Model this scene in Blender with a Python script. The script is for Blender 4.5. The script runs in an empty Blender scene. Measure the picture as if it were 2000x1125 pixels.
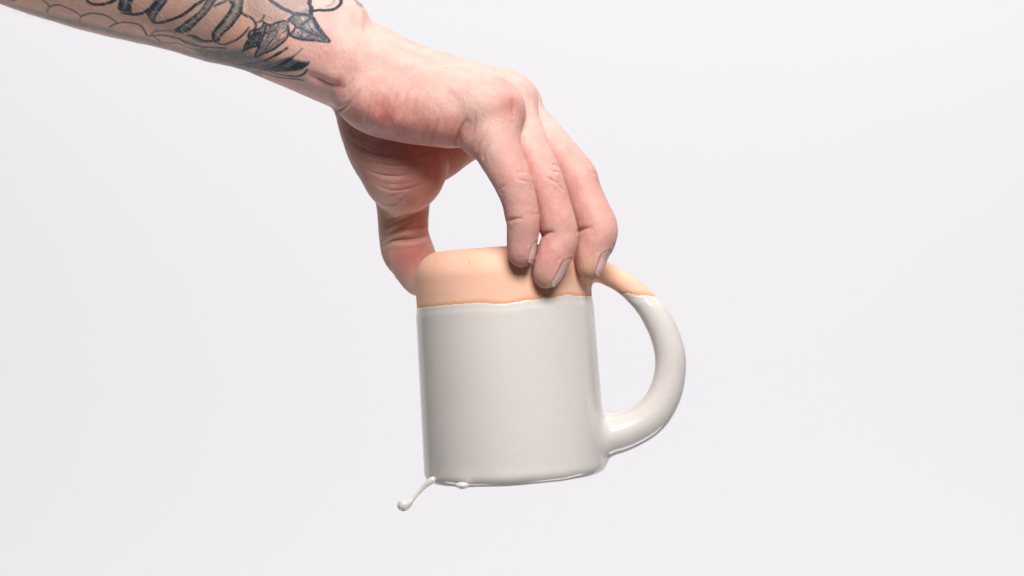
import bpy, bmesh, math, random, time
import numpy as np
from mathutils import Vector
from mathutils.bvhtree import BVHTree

T0 = time.time()
SC = bpy.context.scene
COL = SC.collection
rng = np.random.default_rng(7)
random.seed(7)

# ------------------------------------------------------------------ camera
# A level camera 1 m in front of the mug.  Lengths below are in millimetres and
# are turned into metres when a mesh is made.
DIST = 1000.0                  # mm from the lens to the mug's axis
MMPX = 0.238                   # mm per photo pixel at the mug's axis
FPX = DIST / MMPX              # focal length in photo pixels
cam = bpy.data.cameras.new('camera')
cam.sensor_width = 36.0
cam.lens = FPX / 2000.0 * 36.0
cam.clip_start = 0.05
cam.clip_end = 50.0
camo = bpy.data.objects.new('camera', cam)
COL.objects.link(camo)
camo.location = (0, -DIST / 1000, 0)
camo.rotation_euler = (math.radians(90), 0, 0)
SC.camera = camo
SC.render.resolution_x, SC.render.resolution_y = 1024, 576

# ------------------------------------------------------------------ light
world = bpy.data.worlds.new('World')
SC.world = world
world.use_nodes = True
wb = world.node_tree.nodes['Background']
wb.inputs['Color'].default_value = (0.95, 0.96, 1.0, 1)
wb.inputs['Strength'].default_value = 0.09


def area(name, loc, target, sx, sy, power, colr=(1, 1, 1)):
    l = bpy.data.lights.new(name, 'AREA')
    l.shape = 'RECTANGLE'
    l.size, l.size_y = sx, sy
    l.energy = power
    l.color = colr
    o = bpy.data.objects.new(name, l)
    COL.objects.link(o)
    o.location = loc
    d = Vector(target) - Vector(loc)
    o.rotation_euler = d.to_track_quat('-Z', 'Y').to_euler()
    return o


area('key_softbox', (0.20, -1.13, 0.93), (0.0, -0.02, 0.02), 0.70, 0.54, 32.5, (1, 0.985, 0.972))
for nm, x, z, e in (('backdrop_light_right', 0.9, 1.75, 24.5), ('backdrop_light_left', -0.9, 1.75, 21), ('backdrop_light_low_right', 0.9, -1.7, 23.5), ('backdrop_light_low_left', -0.9, -1.7, 19)):
    area(nm, (x * 1.2, 0.72, z), (x * 0.7, 1.6, 0.05 * z), 1.5, 0.6, e, (1.0, 0.975, 0.992))

vs = SC.view_settings
vs.view_transform = 'Standard'
vs.look = 'None'
vs.gamma = 1.0
vs.exposure = 0.0
SC.cycles.use_denoising = True


# ------------------------------------------------------------------ helpers
def W(px, py, y):
    """photo pixel at depth y (mm behind the mug's axis) -> point in mm"""
    s = (DIST + y) / FPX
    return np.array([(px - 1000.0) * s, y, (562.5 - py) * s])


def to_px(P):
    s = FPX / (DIST + P[:, 1])
    return np.stack([P[:, 0] * s + 1000.0, 562.5 - P[:, 2] * s], 1)


def smin(a, b, k):
    h = np.maximum(k - np.abs(a - b), 0.0) / k
    return np.minimum(a, b) - h * h * (k * 0.25)


def smax(a, b, k):
    return -smin(-a, -b, k)


def smooth(e0, e1, x):
    t = np.clip((x - e0) / (e1 - e0), 0, 1)
    return t * t * (3 - 2 * t)


class Grid:
    def __init__(self, lo, hi, h):
        self.lo = np.array(lo, float)
        self.h = h
        self.n = (np.ceil((np.array(hi) - self.lo) / h)).astype(int) + 1
        self.ax = [(self.lo[i] + h * np.arange(self.n[i])).astype(np.float32) for i in range(3)]

    def full(self, v=30.0):
        return np.full(self.n, v, np.float32)

    def box(self, lo, hi):
        a = np.clip(np.floor((np.array(lo) - self.lo) / self.h).astype(int), 0, self.n)
        b = np.clip(np.ceil((np.array(hi) - self.lo) / self.h).astype(int) + 1, 0, self.n)
        sl = tuple(slice(a[i], b[i]) for i in range(3))
        X = self.ax[0][sl[0]][:, None, None]
        Y = self.ax[1][sl[1]][None, :, None]
        Z = self.ax[2][sl[2]][None, None, :]
        return sl, X, Y, Z


def cone_sd(X, Y, Z, a, b, ra, rb):
    """tapered capsule"""
    ab = b - a
    L2 = float(ab @ ab) + 1e-9
    t = ((X - a[0]) * ab[0] + (Y - a[1]) * ab[1] + (Z - a[2]) * ab[2]) / L2
    t = np.clip(t, 0, 1)
    dx = X - (a[0] + t * ab[0])
    dy = Y - (a[1] + t * ab[1])
    dz = Z - (a[2] + t * ab[2])
    return np.sqrt(dx * dx + dy * dy + dz * dz) - (ra + t * (rb - ra))


def add_cone(G, F, a, b, ra, rb, k):
    pad = max(ra, rb) + k + 5
    sl, X, Y, Z = G.box(np.minimum(a, b) - pad, np.maximum(a, b) + pad)
    F[sl] = smin(F[sl], cone_sd(X, Y, Z, a, b, ra, rb).astype(np.float32), k)


def add_ell(G, F, c, r, k, ax=None):
    """ellipsoid, axes in the columns of ax"""
    r = np.array(r, float)
    pad = r.max() + k + 5
    sl, X, Y, Z = G.box(c - pad, c + pad)
    q = [X - c[0], Y - c[1], Z - c[2]]
    if ax is not None:
        q = [q[0] * ax[0, j] + q[1] * ax[1, j] + q[2] * ax[2, j] for j in range(3)]
    k0 = np.sqrt((q[0] / r[0]) ** 2 + (q[1] / r[1]) ** 2 + (q[2] / r[2]) ** 2) + 1e-6
    k1 = np.sqrt((q[0] / r[0] ** 2) ** 2 + (q[1] / r[1] ** 2) ** 2 + (q[2] / r[2] ** 2) ** 2) + 1e-6
    F[sl] = smin(F[sl], (k0 * (k0 - 1) / k1).astype(np.float32), k)


def spline(pts, n):
    """Catmull-Rom through rows of pts"""
    P = np.array(pts, float)
    P = np.vstack([2 * P[0] - P[1], P, 2 * P[-1] - P[-2]])
    m = len(P) - 3
    out = []
    for i in range(m):
        p0, p1, p2, p3 = P[i:i + 4]
        for t in np.linspace(0, 1, n, endpoint=False):
            out.append(0.5 * ((2 * p1) + (-p0 + p2) * t + (2 * p0 - 5 * p1 + 4 * p2 - p3) * t * t
                              + (-p0 + 3 * p1 - 3 * p2 + p3) * t ** 3))
    out.append(P[-2])
    return np.array(out)


def chain(G, F, rows, k, n=4):
    """rows: (px, py, y, radius) -> smooth tapered tube"""
    P = np.array([np.append(W(r[0], r[1], r[2]), r[3]) for r in rows])
    S = spline(P, n) if len(P) > 2 else P
    for i in range(len(S) - 1):
        add_cone(G, F, S[i, :3], S[i + 1, :3], S[i, 3], S[i + 1, 3], k)


def surface_nets(F, G):
    s = F < 0
    nx, ny, nz = F.shape
    c = np.zeros((nx - 1, ny - 1, nz - 1), np.int8)
    for i in (0, 1):
        for j in (0, 1):
            for l in (0, 1):
                c += s[i:nx - 1 + i, j:ny - 1 + j, l:nz - 1 + l]
    act = (c > 0) & (c < 8)
    I = np.argwhere(act)
    idx = np.full(act.shape, -1, np.int32)
    idx[act] = np.arange(len(I))
    V = np.zeros((len(I), 3))
    N = np.zeros(len(I))
    cor = [(i, j, l) for i in (0, 1) for j in (0, 1) for l in (0, 1)]
    val = {q: F[I[:, 0] + q[0], I[:, 1] + q[1], I[:, 2] + q[2]].astype(float) for q in cor}
    for q in cor:
        for d in range(3):
            if q[d] == 0:
                r = list(q); r[d] = 1; r = tuple(r)
                a, b = val[q], val[r]
                m = (a < 0) != (b < 0)
                t = np.where(m, a / np.where(m, a - b, 1), 0)
                p = np.array(q, float)[None, :].repeat(len(I), 0)
                p[:, d] += t
                V[m] += p[m]
                N[m] += 1
    V = (I + V / N[:, None]) * G.h + G.lo
    quads = []
    for d in range(3):
        sl0 = [slice(None)] * 3; sl1 = [slice(None)] * 3
        sl0[d] = slice(0, F.shape[d] - 1); sl1[d] = slice(1, F.shape[d])
        a, b = s[tuple(sl0)], s[tuple(sl1)]
        E = np.argwhere(a != b)
        e1, e2 = (d + 1) % 3, (d + 2) % 3
        ok = (E[:, e1] > 0) & (E[:, e2] > 0) & (E[:, e1] < F.shape[e1] - 1) & (E[:, e2] < F.shape[e2] - 1)
        E = E[ok]
        inside = a[E[:, 0], E[:, 1], E[:, 2]]

        def at(o1, o2):
            q = E.copy(); q[:, e1] += o1; q[:, e2] += o2
            return idx[q[:, 0], q[:, 1], q[:, 2]]
        Q = np.stack([at(-1, -1), at(0, -1), at(0, 0), at(-1, 0)], 1)
        Q[~inside] = Q[~inside][:, ::-1]
        quads.append(Q)
    return V, np.concatenate(quads)


def mesh_from(name, V, Q, origin=(0, 0, 0)):
    me = bpy.data.meshes.new(name)
    V = (np.asarray(V) - np.asarray(origin)) * 0.001
    me.vertices.add(len(V))
    me.vertices.foreach_set('co', V.astype(np.float32).ravel())
    k = Q.shape[1]
    me.loops.add(Q.size)
    me.loops.foreach_set('vertex_index', Q.astype(np.int32).ravel())
    me.polygons.add(len(Q))
    me.polygons.foreach_set('loop_start', np.arange(0, Q.size, k, dtype=np.int32))
    me.polygons.foreach_set('loop_total', np.full(len(Q), k, np.int32))
    me.update(calc_edges=True)
    me.polygons.foreach_set('use_smooth', np.ones(len(Q), bool))
    me.validate()
    return me


def link(name, me, mat, parent=None):
    o = bpy.data.objects.new(name, me)
    COL.objects.link(o)
    if mat:
        me.materials.append(mat)
    if parent:
        o.parent = parent
    return o


def nodes_of(mat):
    mat.use_nodes = True
    nt = mat.node_tree
    return nt, nt.nodes['Principled BSDF']


def add(nt, kind, **kw):
    n = nt.nodes.new(kind)
    for k_, v in kw.items():
        setattr(n, k_, v)
    return n


def vnoise(P, scale, seed=0):
    """cheap smooth 3-D value noise in -1..1"""
    q = P / scale + seed * 17.13
    i = np.floor(q).astype(np.int64)
    f = q - i
    f = f * f * (3 - 2 * f)
    out = np.zeros(len(P))
    for dx in (0, 1):
        for dy in (0, 1):
            for dz in (0, 1):
                h = ((i[:, 0] + dx) * 374761393 + (i[:, 1] + dy) * 668265263 + (i[:, 2] + dz) * 2147483647 + seed * 977) & 0x7fffffff
                h = (h ^ (h >> 13)) * 1274126177 & 0x7fffffff
                h = (h ^ (h >> 16)) & 0xffff
                w = (f[:, 0] if dx else 1 - f[:, 0]) * (f[:, 1] if dy else 1 - f[:, 1]) * (f[:, 2] if dz else 1 - f[:, 2])
                out += w * (h / 32767.5 - 1)
    return out


# ------------------------------------------------------------------ materials
def mat_backdrop():
    m = bpy.data.materials.new('backdrop_paper')
    nt, b = nodes_of(m)
    b.inputs['Base Color'].default_value = (0.80, 0.795, 0.81, 1)
    b.inputs['Roughness'].default_value = 0.95
    b.inputs['Specular IOR Level'].default_value = 0.1
    return m


def mat_clay():
    m = bpy.data.materials.new('bisque_clay')
    nt, b = nodes_of(m)
    tc = add(nt, 'ShaderNodeTexCoord')
    n1 = add(nt, 'ShaderNodeTexNoise'); n1.inputs['Scale'].default_value = 60; n1.inputs['Detail'].default_value = 5
    nt.links.new(tc.outputs['Object'], n1.inputs['Vector'])
    r = add(nt, 'ShaderNodeValToRGB')
    r.color_ramp.elements[0].position = 0.3; r.color_ramp.elements[0].color = (0.880, 0.505, 0.352, 1)
    r.color_ramp.elements[1].position = 0.7; r.color_ramp.elements[1].color = (0.915, 0.552, 0.398, 1)
    nt.links.new(n1.outputs['Fac'], r.inputs['Fac'])
    # a few dark iron specks
    v = add(nt, 'ShaderNodeTexVoronoi'); v.inputs['Scale'].default_value = 85
    nt.links.new(tc.outputs['Object'], v.inputs['Vector'])
    lt = add(nt, 'ShaderNodeMath', operation='LESS_THAN'); lt.inputs[1].default_value = 0.05
    nt.links.new(v.outputs['Distance'], lt.inputs[0])
    mx = add(nt, 'ShaderNodeMix', data_type='RGBA')
    nt.links.new(lt.outputs[0], mx.inputs['Factor'])
    nt.links.new(r.outputs['Color'], mx.inputs['A'])
    mx.inputs['B'].default_value = (0.42, 0.24, 0.15, 1)
    dm = add(nt, 'ShaderNodeAttribute', attribute_name='damp')
    m2 = add(nt, 'ShaderNodeMix', data_type='RGBA')
    nt.links.new(dm.outputs['Fac'], m2.inputs['Factor'])
    nt.links.new(mx.outputs['Result'], m2.inputs['A'])
    m2.inputs['B'].default_value = (0.72, 0.33, 0.15, 1)
    nt.links.new(m2.outputs['Result'], b.inputs['Base Color'])
    b.inputs['Roughness'].default_value = 0.62
    b.inputs['Specular IOR Level'].default_value = 0.25
    n2 = add(nt, 'ShaderNodeTexNoise'); n2.inputs['Scale'].default_value = 900; n2.inputs['Detail'].default_value = 3
    nt.links.new(tc.outputs['Object'], n2.inputs['Vector'])
    bp = add(nt, 'ShaderNodeBump'); bp.inputs['Strength'].default_value = 0.22; bp.inputs['Distance'].default_value = 0.0004
    mp = add(nt, 'ShaderNodeMapping'); mp.inputs['Scale'].default_value = (12, 12, 420)
    nt.links.new(tc.outputs['Object'], mp.inputs['Vector'])
    n5 = add(nt, 'ShaderNodeTexNoise'); n5.inputs['Scale'].default_value = 1.0; n5.inputs['Detail'].default_value = 3
    nt.links.new(mp.outputs['Vector'], n5.inputs['Vector'])
    sm = add(nt, 'ShaderNodeMath', operation='MULTIPLY_ADD'); sm.inputs[1].default_value = 0.5
    nt.links.new(n5.outputs['Fac'], sm.inputs[0])
    nt.links.new(n2.outputs['Fac'], sm.inputs[2])
    nt.links.new(sm.outputs[0], bp.inputs['Height'])
    nt.links.new(bp.outputs['Normal'], b.inputs['Normal'])
    return m


def mat_glaze():
    m = bpy.data.materials.new('wet_glaze')
    nt, b = nodes_of(m)
    tc = add(nt, 'ShaderNodeTexCoord')
    n1 = add(nt, 'ShaderNodeTexNoise'); n1.inputs['Scale'].default_value = 700; n1.inputs['Detail'].default_value = 2
    n3 = add(nt, 'ShaderNodeTexNoise'); n3.inputs['Scale'].default_value = 30; n3.inputs['Detail'].default_value = 3
    nt.links.new(tc.outputs['Object'], n1.inputs['Vector'])
    nt.links.new(tc.outputs['Object'], n3.inputs['Vector'])
    ma = add(nt, 'ShaderNodeMath', operation='MULTIPLY_ADD'); ma.inputs[1].default_value = 0.45
    nt.links.new(n3.outputs['Fac'], ma.inputs[0])
    mb = add(nt, 'ShaderNodeMath', operation='MULTIPLY'); mb.inputs[1].default_value = 0.55
    nt.links.new(n1.outputs['Fac'], mb.inputs[0])
    nt.links.new(mb.outputs[0], ma.inputs[2])
    r = add(nt, 'ShaderNodeValToRGB')
    r.color_ramp.elements[0].position = 0.3; r.color_ramp.elements[0].color = (0.635, 0.588, 0.552, 1)
    r.color_ramp.elements[1].position = 0.7; r.color_ramp.elements[1].color = (0.680, 0.632, 0.596, 1)
    nt.links.new(ma.outputs[0], r.inputs['Fac'])
    nt.links.new(r.outputs['Color'], b.inputs['Base Color'])
    b.inputs['Roughness'].default_value = 0.30
    b.inputs['Specular IOR Level'].default_value = 0.3
    b.inputs['Coat Weight'].default_value = 0.55
    b.inputs['Coat Roughness'].default_value = 0.08
    b.inputs['Coat IOR'].default_value = 1.4
    n4 = add(nt, 'ShaderNodeTexNoise'); n4.inputs['Scale'].default_value = 55; n4.inputs['Detail'].default_value = 2
    nt.links.new(tc.outputs['Object'], n4.inputs['Vector'])
    bp = add(nt, 'ShaderNodeBump'); bp.inputs['Strength'].default_value = 0.12; bp.inputs['Distance'].default_value = 0.001
    nt.links.new(n4.outputs['Fac'], bp.inputs['Height'])
    nt.links.new(bp.outputs['Normal'], b.inputs['Coat Normal'])
    return m


def mat_skin():
    m = bpy.data.materials.new('skin')
    nt, b = nodes_of(m)
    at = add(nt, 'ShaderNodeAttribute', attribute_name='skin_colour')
    tc = add(nt, 'ShaderNodeTexCoord')
    # mottling
    n1 = add(nt, 'ShaderNodeTexNoise'); n1.inputs['Scale'].default_value = 170; n1.inputs['Detail'].default_value = 4
    nt.links.new(tc.outputs['Object'], n1.inputs['Vector'])
    mr = add(nt, 'ShaderNodeMapRange')
    mr.inputs['From Min'].default_value = 0.3; mr.inputs['From Max'].default_value = 0.7
    mr.inputs['To Min'].default_value = 0.0; mr.inputs['To Max'].default_value = 1.0
    nt.links.new(n1.outputs['Fac'], mr.inputs['Value'])
    tint = add(nt, 'ShaderNodeMix', data_type='RGBA')
    tint.inputs['A'].default_value = (1.03, 1.02, 1.02, 1)
    tint.inputs['B'].default_value = (0.97, 0.90, 0.90, 1)
    nt.links.new(mr.outputs['Result'], tint.inputs['Factor'])
    mu = add(nt, 'ShaderNodeMix', data_type='RGBA', blend_type='MULTIPLY')
    mu.inputs['Factor'].default_value = 1.0
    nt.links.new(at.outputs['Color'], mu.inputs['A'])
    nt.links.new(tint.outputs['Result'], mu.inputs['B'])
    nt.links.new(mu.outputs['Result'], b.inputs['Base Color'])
    sw = add(nt, 'ShaderNodeMath', operation='MULTIPLY'); sw.inputs[1].default_value = 0.5
    nt.links.new(at.outputs['Alpha'], sw.inputs[0])
    nt.links.new(sw.outputs[0], b.inputs['Subsurface Weight'])
    b.inputs['Subsurface Radius'].default_value = (1.0, 0.35, 0.2)
    b.inputs['Subsurface Scale'].default_value = 0.0013
    b.inputs['Roughness'].default_value = 0.50
    b.inputs['Specular IOR Level'].default_value = 0.36
    # fine skin lines and pores
    mp = add(nt, 'ShaderNodeMapping')
    mp.inputs['Rotation'].default_value = (0, math.radians(-40), 0)
    mp.inputs['Scale'].default_value = (1.0, 0.8, 0.45)
    nt.links.new(tc.outputs['Object'], mp.inputs['Vector'])
    v = add(nt, 'ShaderNodeTexVoronoi', feature='DISTANCE_TO_EDGE'); v.inputs['Scale'].default_value = 900
    nt.links.new(mp.outputs['Vector'], v.inputs['Vector'])
    n2 = add(nt, 'ShaderNodeTexNoise'); n2.inputs['Scale'].default_value = 600; n2.inputs['Detail'].default_value = 4
    nt.links.new(mp.outputs['Vector'], n2.inputs['Vector'])
    ad = add(nt, 'ShaderNodeMath', operation='MULTIPLY_ADD'); ad.inputs[1].default_value = 0.8
    nt.links.new(v.outputs['Distance'], ad.inputs[0])
    nt.links.new(n2.outputs['Fac'], ad.inputs[2])
    bp = add(nt, 'ShaderNodeBump'); bp.inputs['Strength'].default_value = 0.36; bp.inputs['Distance'].default_value = 0.0006
    nt.links.new(ad.outputs[0], bp.inputs['Height'])
    nt.links.new(bp.outputs['Normal'], b.inputs['Normal'])
    return m


def mat_nail():
    m = bpy.data.materials.new('fingernail')
    nt, b = nodes_of(m)
    at = add(nt, 'ShaderNodeAttribute', attribute_name='nail_colour')
    nt.links.new(at.outputs['Color'], b.inputs['Base Color'])
    b.inputs['Roughness'].default_value = 0.33
    b.inputs['Subsurface Weight'].default_value = 0.3
    b.inputs['Subsurface Scale'].default_value = 0.001
    return m


def mat_hair():
    m = bpy.data.materials.new('fine_hair')
    nt, b = nodes_of(m)
    b.inputs['Base Color'].default_value = (0.80, 0.70, 0.58, 1)
    b.inputs['Roughness'].default_value = 0.4
    return m


M_BACK, M_CLAY, M_GLAZE, M_SKIN, M_NAIL, M_HAIR = mat_backdrop(), mat_clay(), mat_glaze(), mat_skin(), mat_nail(), mat_hair()

# ------------------------------------------------------------------ backdrop: studio paper hung behind
me = bpy.data.meshes.new('backdrop')
pts = []
for z in (-1.0, 1.1):
    for x in (-1.55, 1.55):
        pts.append((x, 1.6, z))
me.from_pydata(pts, [], [(0, 1, 3, 2)])
bd = link('backdrop', me, M_BACK)
bd['kind'] = 'structure'
bd['label'] = 'plain white seamless studio paper behind the hand and mug'

# ------------------------------------------------------------------ the mug (upside down, held by its base)
TILT = math.radians(3.8)
AX = np.array([math.sin(-TILT), 0.0, math.cos(TILT)])      # towards the base (up)
AU = np.array([math.cos(TILT), 0.0, math.sin(TILT)])       # towards the handle
MC = W(985.5, 595, 0)                                      # axis point at the glaze line
Z_TOP = 26.6                                               # base above that point
Z_RIM = -79.9                                              # rim below it


def body_sd(X, Y, Z):
    u = (X - MC[0]) * AU[0] + (Z - MC[2]) * AU[2]
    w = (X - MC[0]) * AX[0] + (Z - MC[2]) * AX[2]
    r = np.sqrt(u * u + Y * Y)
    R = 40.75 + 1.2 * np.clip(-w / 80.0, 0, 1)
    # outside: rounded cylinder, big radius at the base, small at the rim
    rt = np.where(w > -20, 12.5, 4.6)
    mid = 0.5 * (Z_TOP + Z_RIM)
    half = 0.5 * (Z_TOP - Z_RIM)
    qx = r - (R - rt)
    qz = np.abs(w - mid) - (half - rt)
    d = np.minimum(np.maximum(qx, qz), 0) + np.sqrt(np.maximum(qx, 0) ** 2 + np.maximum(qz, 0) ** 2) - rt
    # hollow inside, open at the rim
    ri = 9.0
    qx = r - (R - 5.4 - ri)
    qz = (w - (Z_TOP - 7.0 - ri))
    di = np.minimum(np.maximum(qx, qz), 0) + np.sqrt(np.maximum(qx, 0) ** 2 + np.maximum(qz, 0) ** 2) - ri
    return smax(d, -di, 2.2), u, w


HANDLE = [(1120, 505, 17), (1150, 518, 18.5), (1177, 531, 19.5), (1218, 552, 20), (1257, 586, 20.5), (1286, 627, 23.2), (1303, 667, 24.5),
          (1310, 706, 25.5), (1304, 754, 27), (1286, 794, 29), (1260, 822, 31), (1221, 842, 33), (1187, 850, 36), (1150, 855, 38)]
HS = spline([np.append(W(a, b, 0), r * MMPX) for a, b, r in HANDLE], 5)


def handle_sd(X, Y, Z):
    d = None
    Yq = Y / 1.12
    for i in range(len(HS) - 1):
        e = cone_sd(X, Yq, Z, HS[i, :3], HS[i + 1, :3], HS[i, 3], HS[i + 1, 3])
        d = e if d is None else smin(d, e, 1.5)
    return d


# the dipped edge of the glaze: height above the line by angle round the mug (photo pixels, front half)
GL = np.array([(800, 601), (814, 599.5), (850, 595), (880, 592), (910, 590), (940, 587.5), (952, 589.5), (975, 590.5), (1000, 588.5),
               (1030, 583.5), (1060, 580), (1082, 578), (1100, 574), (1110, 572.5), (1125, 575.5), (1145, 575.5), (1165, 577)], float)


def clip_line(X, Y, Z):
    """>0 above the dipped edge"""
    s = (DIST + Y) / FPX
    front = np.clip(X, MC[0] - 43, MC[0] + 43)
    px = front / 0.2285 + 1000
    px2 = 985 + (px - 985) * np.ones_like(X)
    zl = (562.5 - np.interp(px2.ravel(), GL[:, 0], GL[:, 1]).reshape(px2.shape)) * 0.2335
    zl = zl + 0.18 * np.sin(X * 1.9 + 0.7) * np.sin(X * 0.83 + Y * 0.6) + 0.10 * np.sin(X * 4.3 + Y * 1.1)
    return Z - zl


def clip_handle(X, Y, Z):
    # an oblique edge across the handle
    p = W(1243, 573.5, -8)
    q = (Z - p[2]) + 0.10 * (X - p[0]) + 0.25 * np.sin(X * 0.9) + 0.12 * np.sin(X * 2.7)
    return q


h = 0.6
lo = W(790, 960, 0) + np.array([0, -47, 0]); hi = W(1350, 470, 0) + np.array([0, 47, 0])
lo[1], hi[1] = -47, 47
GM = Grid(lo, hi, h)
X = GM.ax[0][:, None, None]; Y = GM.ax[1][None, :, None]; Z = GM.ax[2][None, None, :]
B, U_, W_ = body_sd(X, Y, Z)
B = B.astype(np.float32)
H_ = GM.full()
ya = np.abs(GM.ax[1]) < 20
Hs = handle_sd(X, GM.ax[1][ya][None, :, None], Z)
H_[:, ya, :] = Hs
# keep the handle out of the hollow
H_ = np.maximum(H_, np.broadcast_to(38.5 - np.sqrt(U_ ** 2 + Y ** 2), H_.shape)).astype(np.float32)
D = smin(B, H_, 5.0)
RB = np.sqrt(U_ ** 2 + Y ** 2)
isH_field = (H_ - B)
CL = clip_line(X, Y, Z).astype(np.float32)
CH = clip_handle(X, Y, Z).astype(np.float32)
onH = smooth(42.0, 46.0, np.broadcast_to(U_, D.shape))
CLIP = (CL * (1 - onH) + CH * onH).astype(np.float32)
MUG_ORIGIN = MC + AX * Z_RIM

mug = bpy.data.objects.new('mug', None)
COL.objects.link(mug)
mug.location = MUG_ORIGIN * 0.001
mug.empty_display_size = 0.02
mug['label'] = 'upside-down ceramic mug with bare peach clay base and wet off-white dipped glaze'
mug['category'] = 'mug'


def sample(Fv, V):
    """trilinear sample of a grid field"""
    q = (V - GM.lo) / GM.h
    i = np.clip(np.floor(q).astype(int), 0, np.array(Fv.shape) - 2)
    f = q - i
    o = 0
    for a in (0, 1):
        for b in (0, 1):
            for c in (0, 1):
                w = (f[:, 0] if a else 1 - f[:, 0]) * (f[:, 1] if b else 1 - f[:, 1]) * (f[:, 2] if c else 1 - f[:, 2])
                o = o + w * Fv[i[:, 0] + a, i[:, 1] + b, i[:, 2] + c]
    return o


def normals(V, Q):
    t = np.cross(V[Q[:, 2]] - V[Q[:, 0]], V[Q[:, 3]] - V[Q[:, 1]])
    N = np.zeros_like(V)
    for j in range(4):
        np.add.at(N, Q[:, j], t)
    return N / (np.linalg.norm(N, axis=1, keepdims=True) + 1e-12)


def relax(V, Q, it, lam=0.5):
    n = len(V)
    for _ in range(it):
        A = np.zeros_like(V); c = np.zeros(n)
        for j in range(4):
            a, b = Q[:, j], Q[:, (j + 1) % 4]
            for k in range(3):
                A[:, k] += np.bincount(a, V[b, k], n) + np.bincount(b, V[a, k], n)
            c += np.bincount(a, minlength=n) + np.bincount(b, minlength=n)
        V = V + lam * (A / c[:, None] - V)
    return V


def project(Fv, V, it=3):
    e = 0.35
    for _ in range(it):
        d = sample(Fv, V)
        g = np.stack([sample(Fv, V + np.eye(3)[k] * e) - sample(Fv, V - np.eye(3)[k] * e) for k in range(3)], 1) / (2 * e)
        V = V - g * (d / (np.sum(g * g, 1) + 1e-6))[:, None] * 0.9
    return V


def build_split(Fv, names, mats, parents, keep=None):
    V, Q = surface_nets(Fv, GM)
    V = relax(V, Q, 6)
    V = project(Fv, V, 2)
    V = relax(V, Q, 4)
    cen = V[Q].mean(1)
    if keep is not None:
        m = keep(cen)
        Q = Q[m]; cen = cen[m]
    N = normals(V, Q)
    hmask = sample(isH_field, cen) < 0
    objs = []
    for mk, nm, mt, pr in zip((~hmask, hmask), names, mats, parents):
        q = Q[mk]
        u, inv = np.unique(q, return_inverse=True)
        me = mesh_from(nm, V[u], inv.reshape(-1, 4), MUG_ORIGIN)
        try:
            me.normals_split_custom_set_from_vertices([tuple(x) for x in N[u]])
        except Exception as ex:
            print('normals', ex)
        if mt is M_CLAY:
            at = me.attributes.new('damp', 'FLOAT', 'POINT')
            cl = sample(CLIP, V[u])
            wob = 0.75 + 0.6 * vnoise(V[u], 7.0, 11)
            at.data.foreach_set('value', (np.clip(1 - cl / (1.9 * np.clip(wob, 0.25, 2)), 0, 1) * 0.85).astype(np.float32))
        o = link(nm, me, mt, pr() if callable(pr) else pr)
        objs.append(o)
    return objs


clay = build_split(D, ('body', 'handle'), (M_CLAY, M_CLAY), (mug, mug),
                   keep=lambda c: sample(CLIP, c) > -3.0)
clay[0]['label'] = 'bare peach clay base of the mug'
# the coat: a thin first dip that shows as a narrow band, then the thicker wet layer
thin = smax(D - np.float32(0.14), CLIP, 0.25)
thick = smax(D - np.float32(0.14) - np.float32(0.42) * smooth(0.2, 3.0, -CLIP - 1.6), CLIP + 1.0, 0.5)
GLZ = smin(thin, thick, 0.3)
# the wet coat sags unevenly along the rim
PXB = X / 0.2285 + 1000
def bump(c, w, a):
    return a * np.exp(-((PXB - c) / w) ** 2)
sag = 0.35 + bump(992, 40, 0.75) + bump(905, 22, 0.8) + bump(1085, 40, 0.35) + bump(862, 12, 0.15) + 0.08 * np.sin(X * 0.35 + Y * 0.2)
rimm = smooth(Z_RIM + 9.0, Z_RIM - 1.0, W_)
GLZ = (GLZ - sag * rimm * 0.5).astype(np.float32)
add_ell(GM, GLZ, W(903, 948.0, -38.5), (3.3, 2.0, 1.7), 1.8)
glz = build_split(GLZ, ('glaze_coat', 'glaze_coat'), (M_GLAZE, M_GLAZE), (clay[0], clay[1]),
                  keep=lambda c: sample(CLIP, c) < 0.6)
# the drip flung from the rim
GD = Grid(W(765, 1010, -14) - 2, W(880, 915, 14) + 2, 0.22)
GD = Grid(np.minimum(W(765, 1010, -20), W(880, 915, -20)) + [0, -12, 0], np.maximum(W(765, 1010, -20), W(880, 915, -20)) + [0, 14, 0], 0.25)
FD = GD.full()
chain(GD, FD, [(846, 936, -22, 1.3), (838, 942, -22, 1.15), (830, 949, -22, 0.85), (822, 958, -22, 0.62), (812, 969, -22, 0.55), (804, 977, -22, 0.75),
               (797, 983, -22, 1.6), (789, 986, -22, 2.35), (787.5, 987, -22, 2.35)], 0.8, 4)
V, Q = surface_nets(FD, GD)
V = relax(V, Q, 4)
drip = link('glaze_drip', mesh_from('glaze_drip', V, Q, MUG_ORIGIN), M_GLAZE, mug)
drip['label'] = 'thin thread of wet glaze ending in a round drop at the rim'
print('mug', round(time.time() - T0, 1))
# ------------------------------------------------------------------ the hand and forearm
hs = 0.8
GH = Grid((-335, -72, -12), (58, 62, 185), hs)
palm = GH.full()

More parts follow.
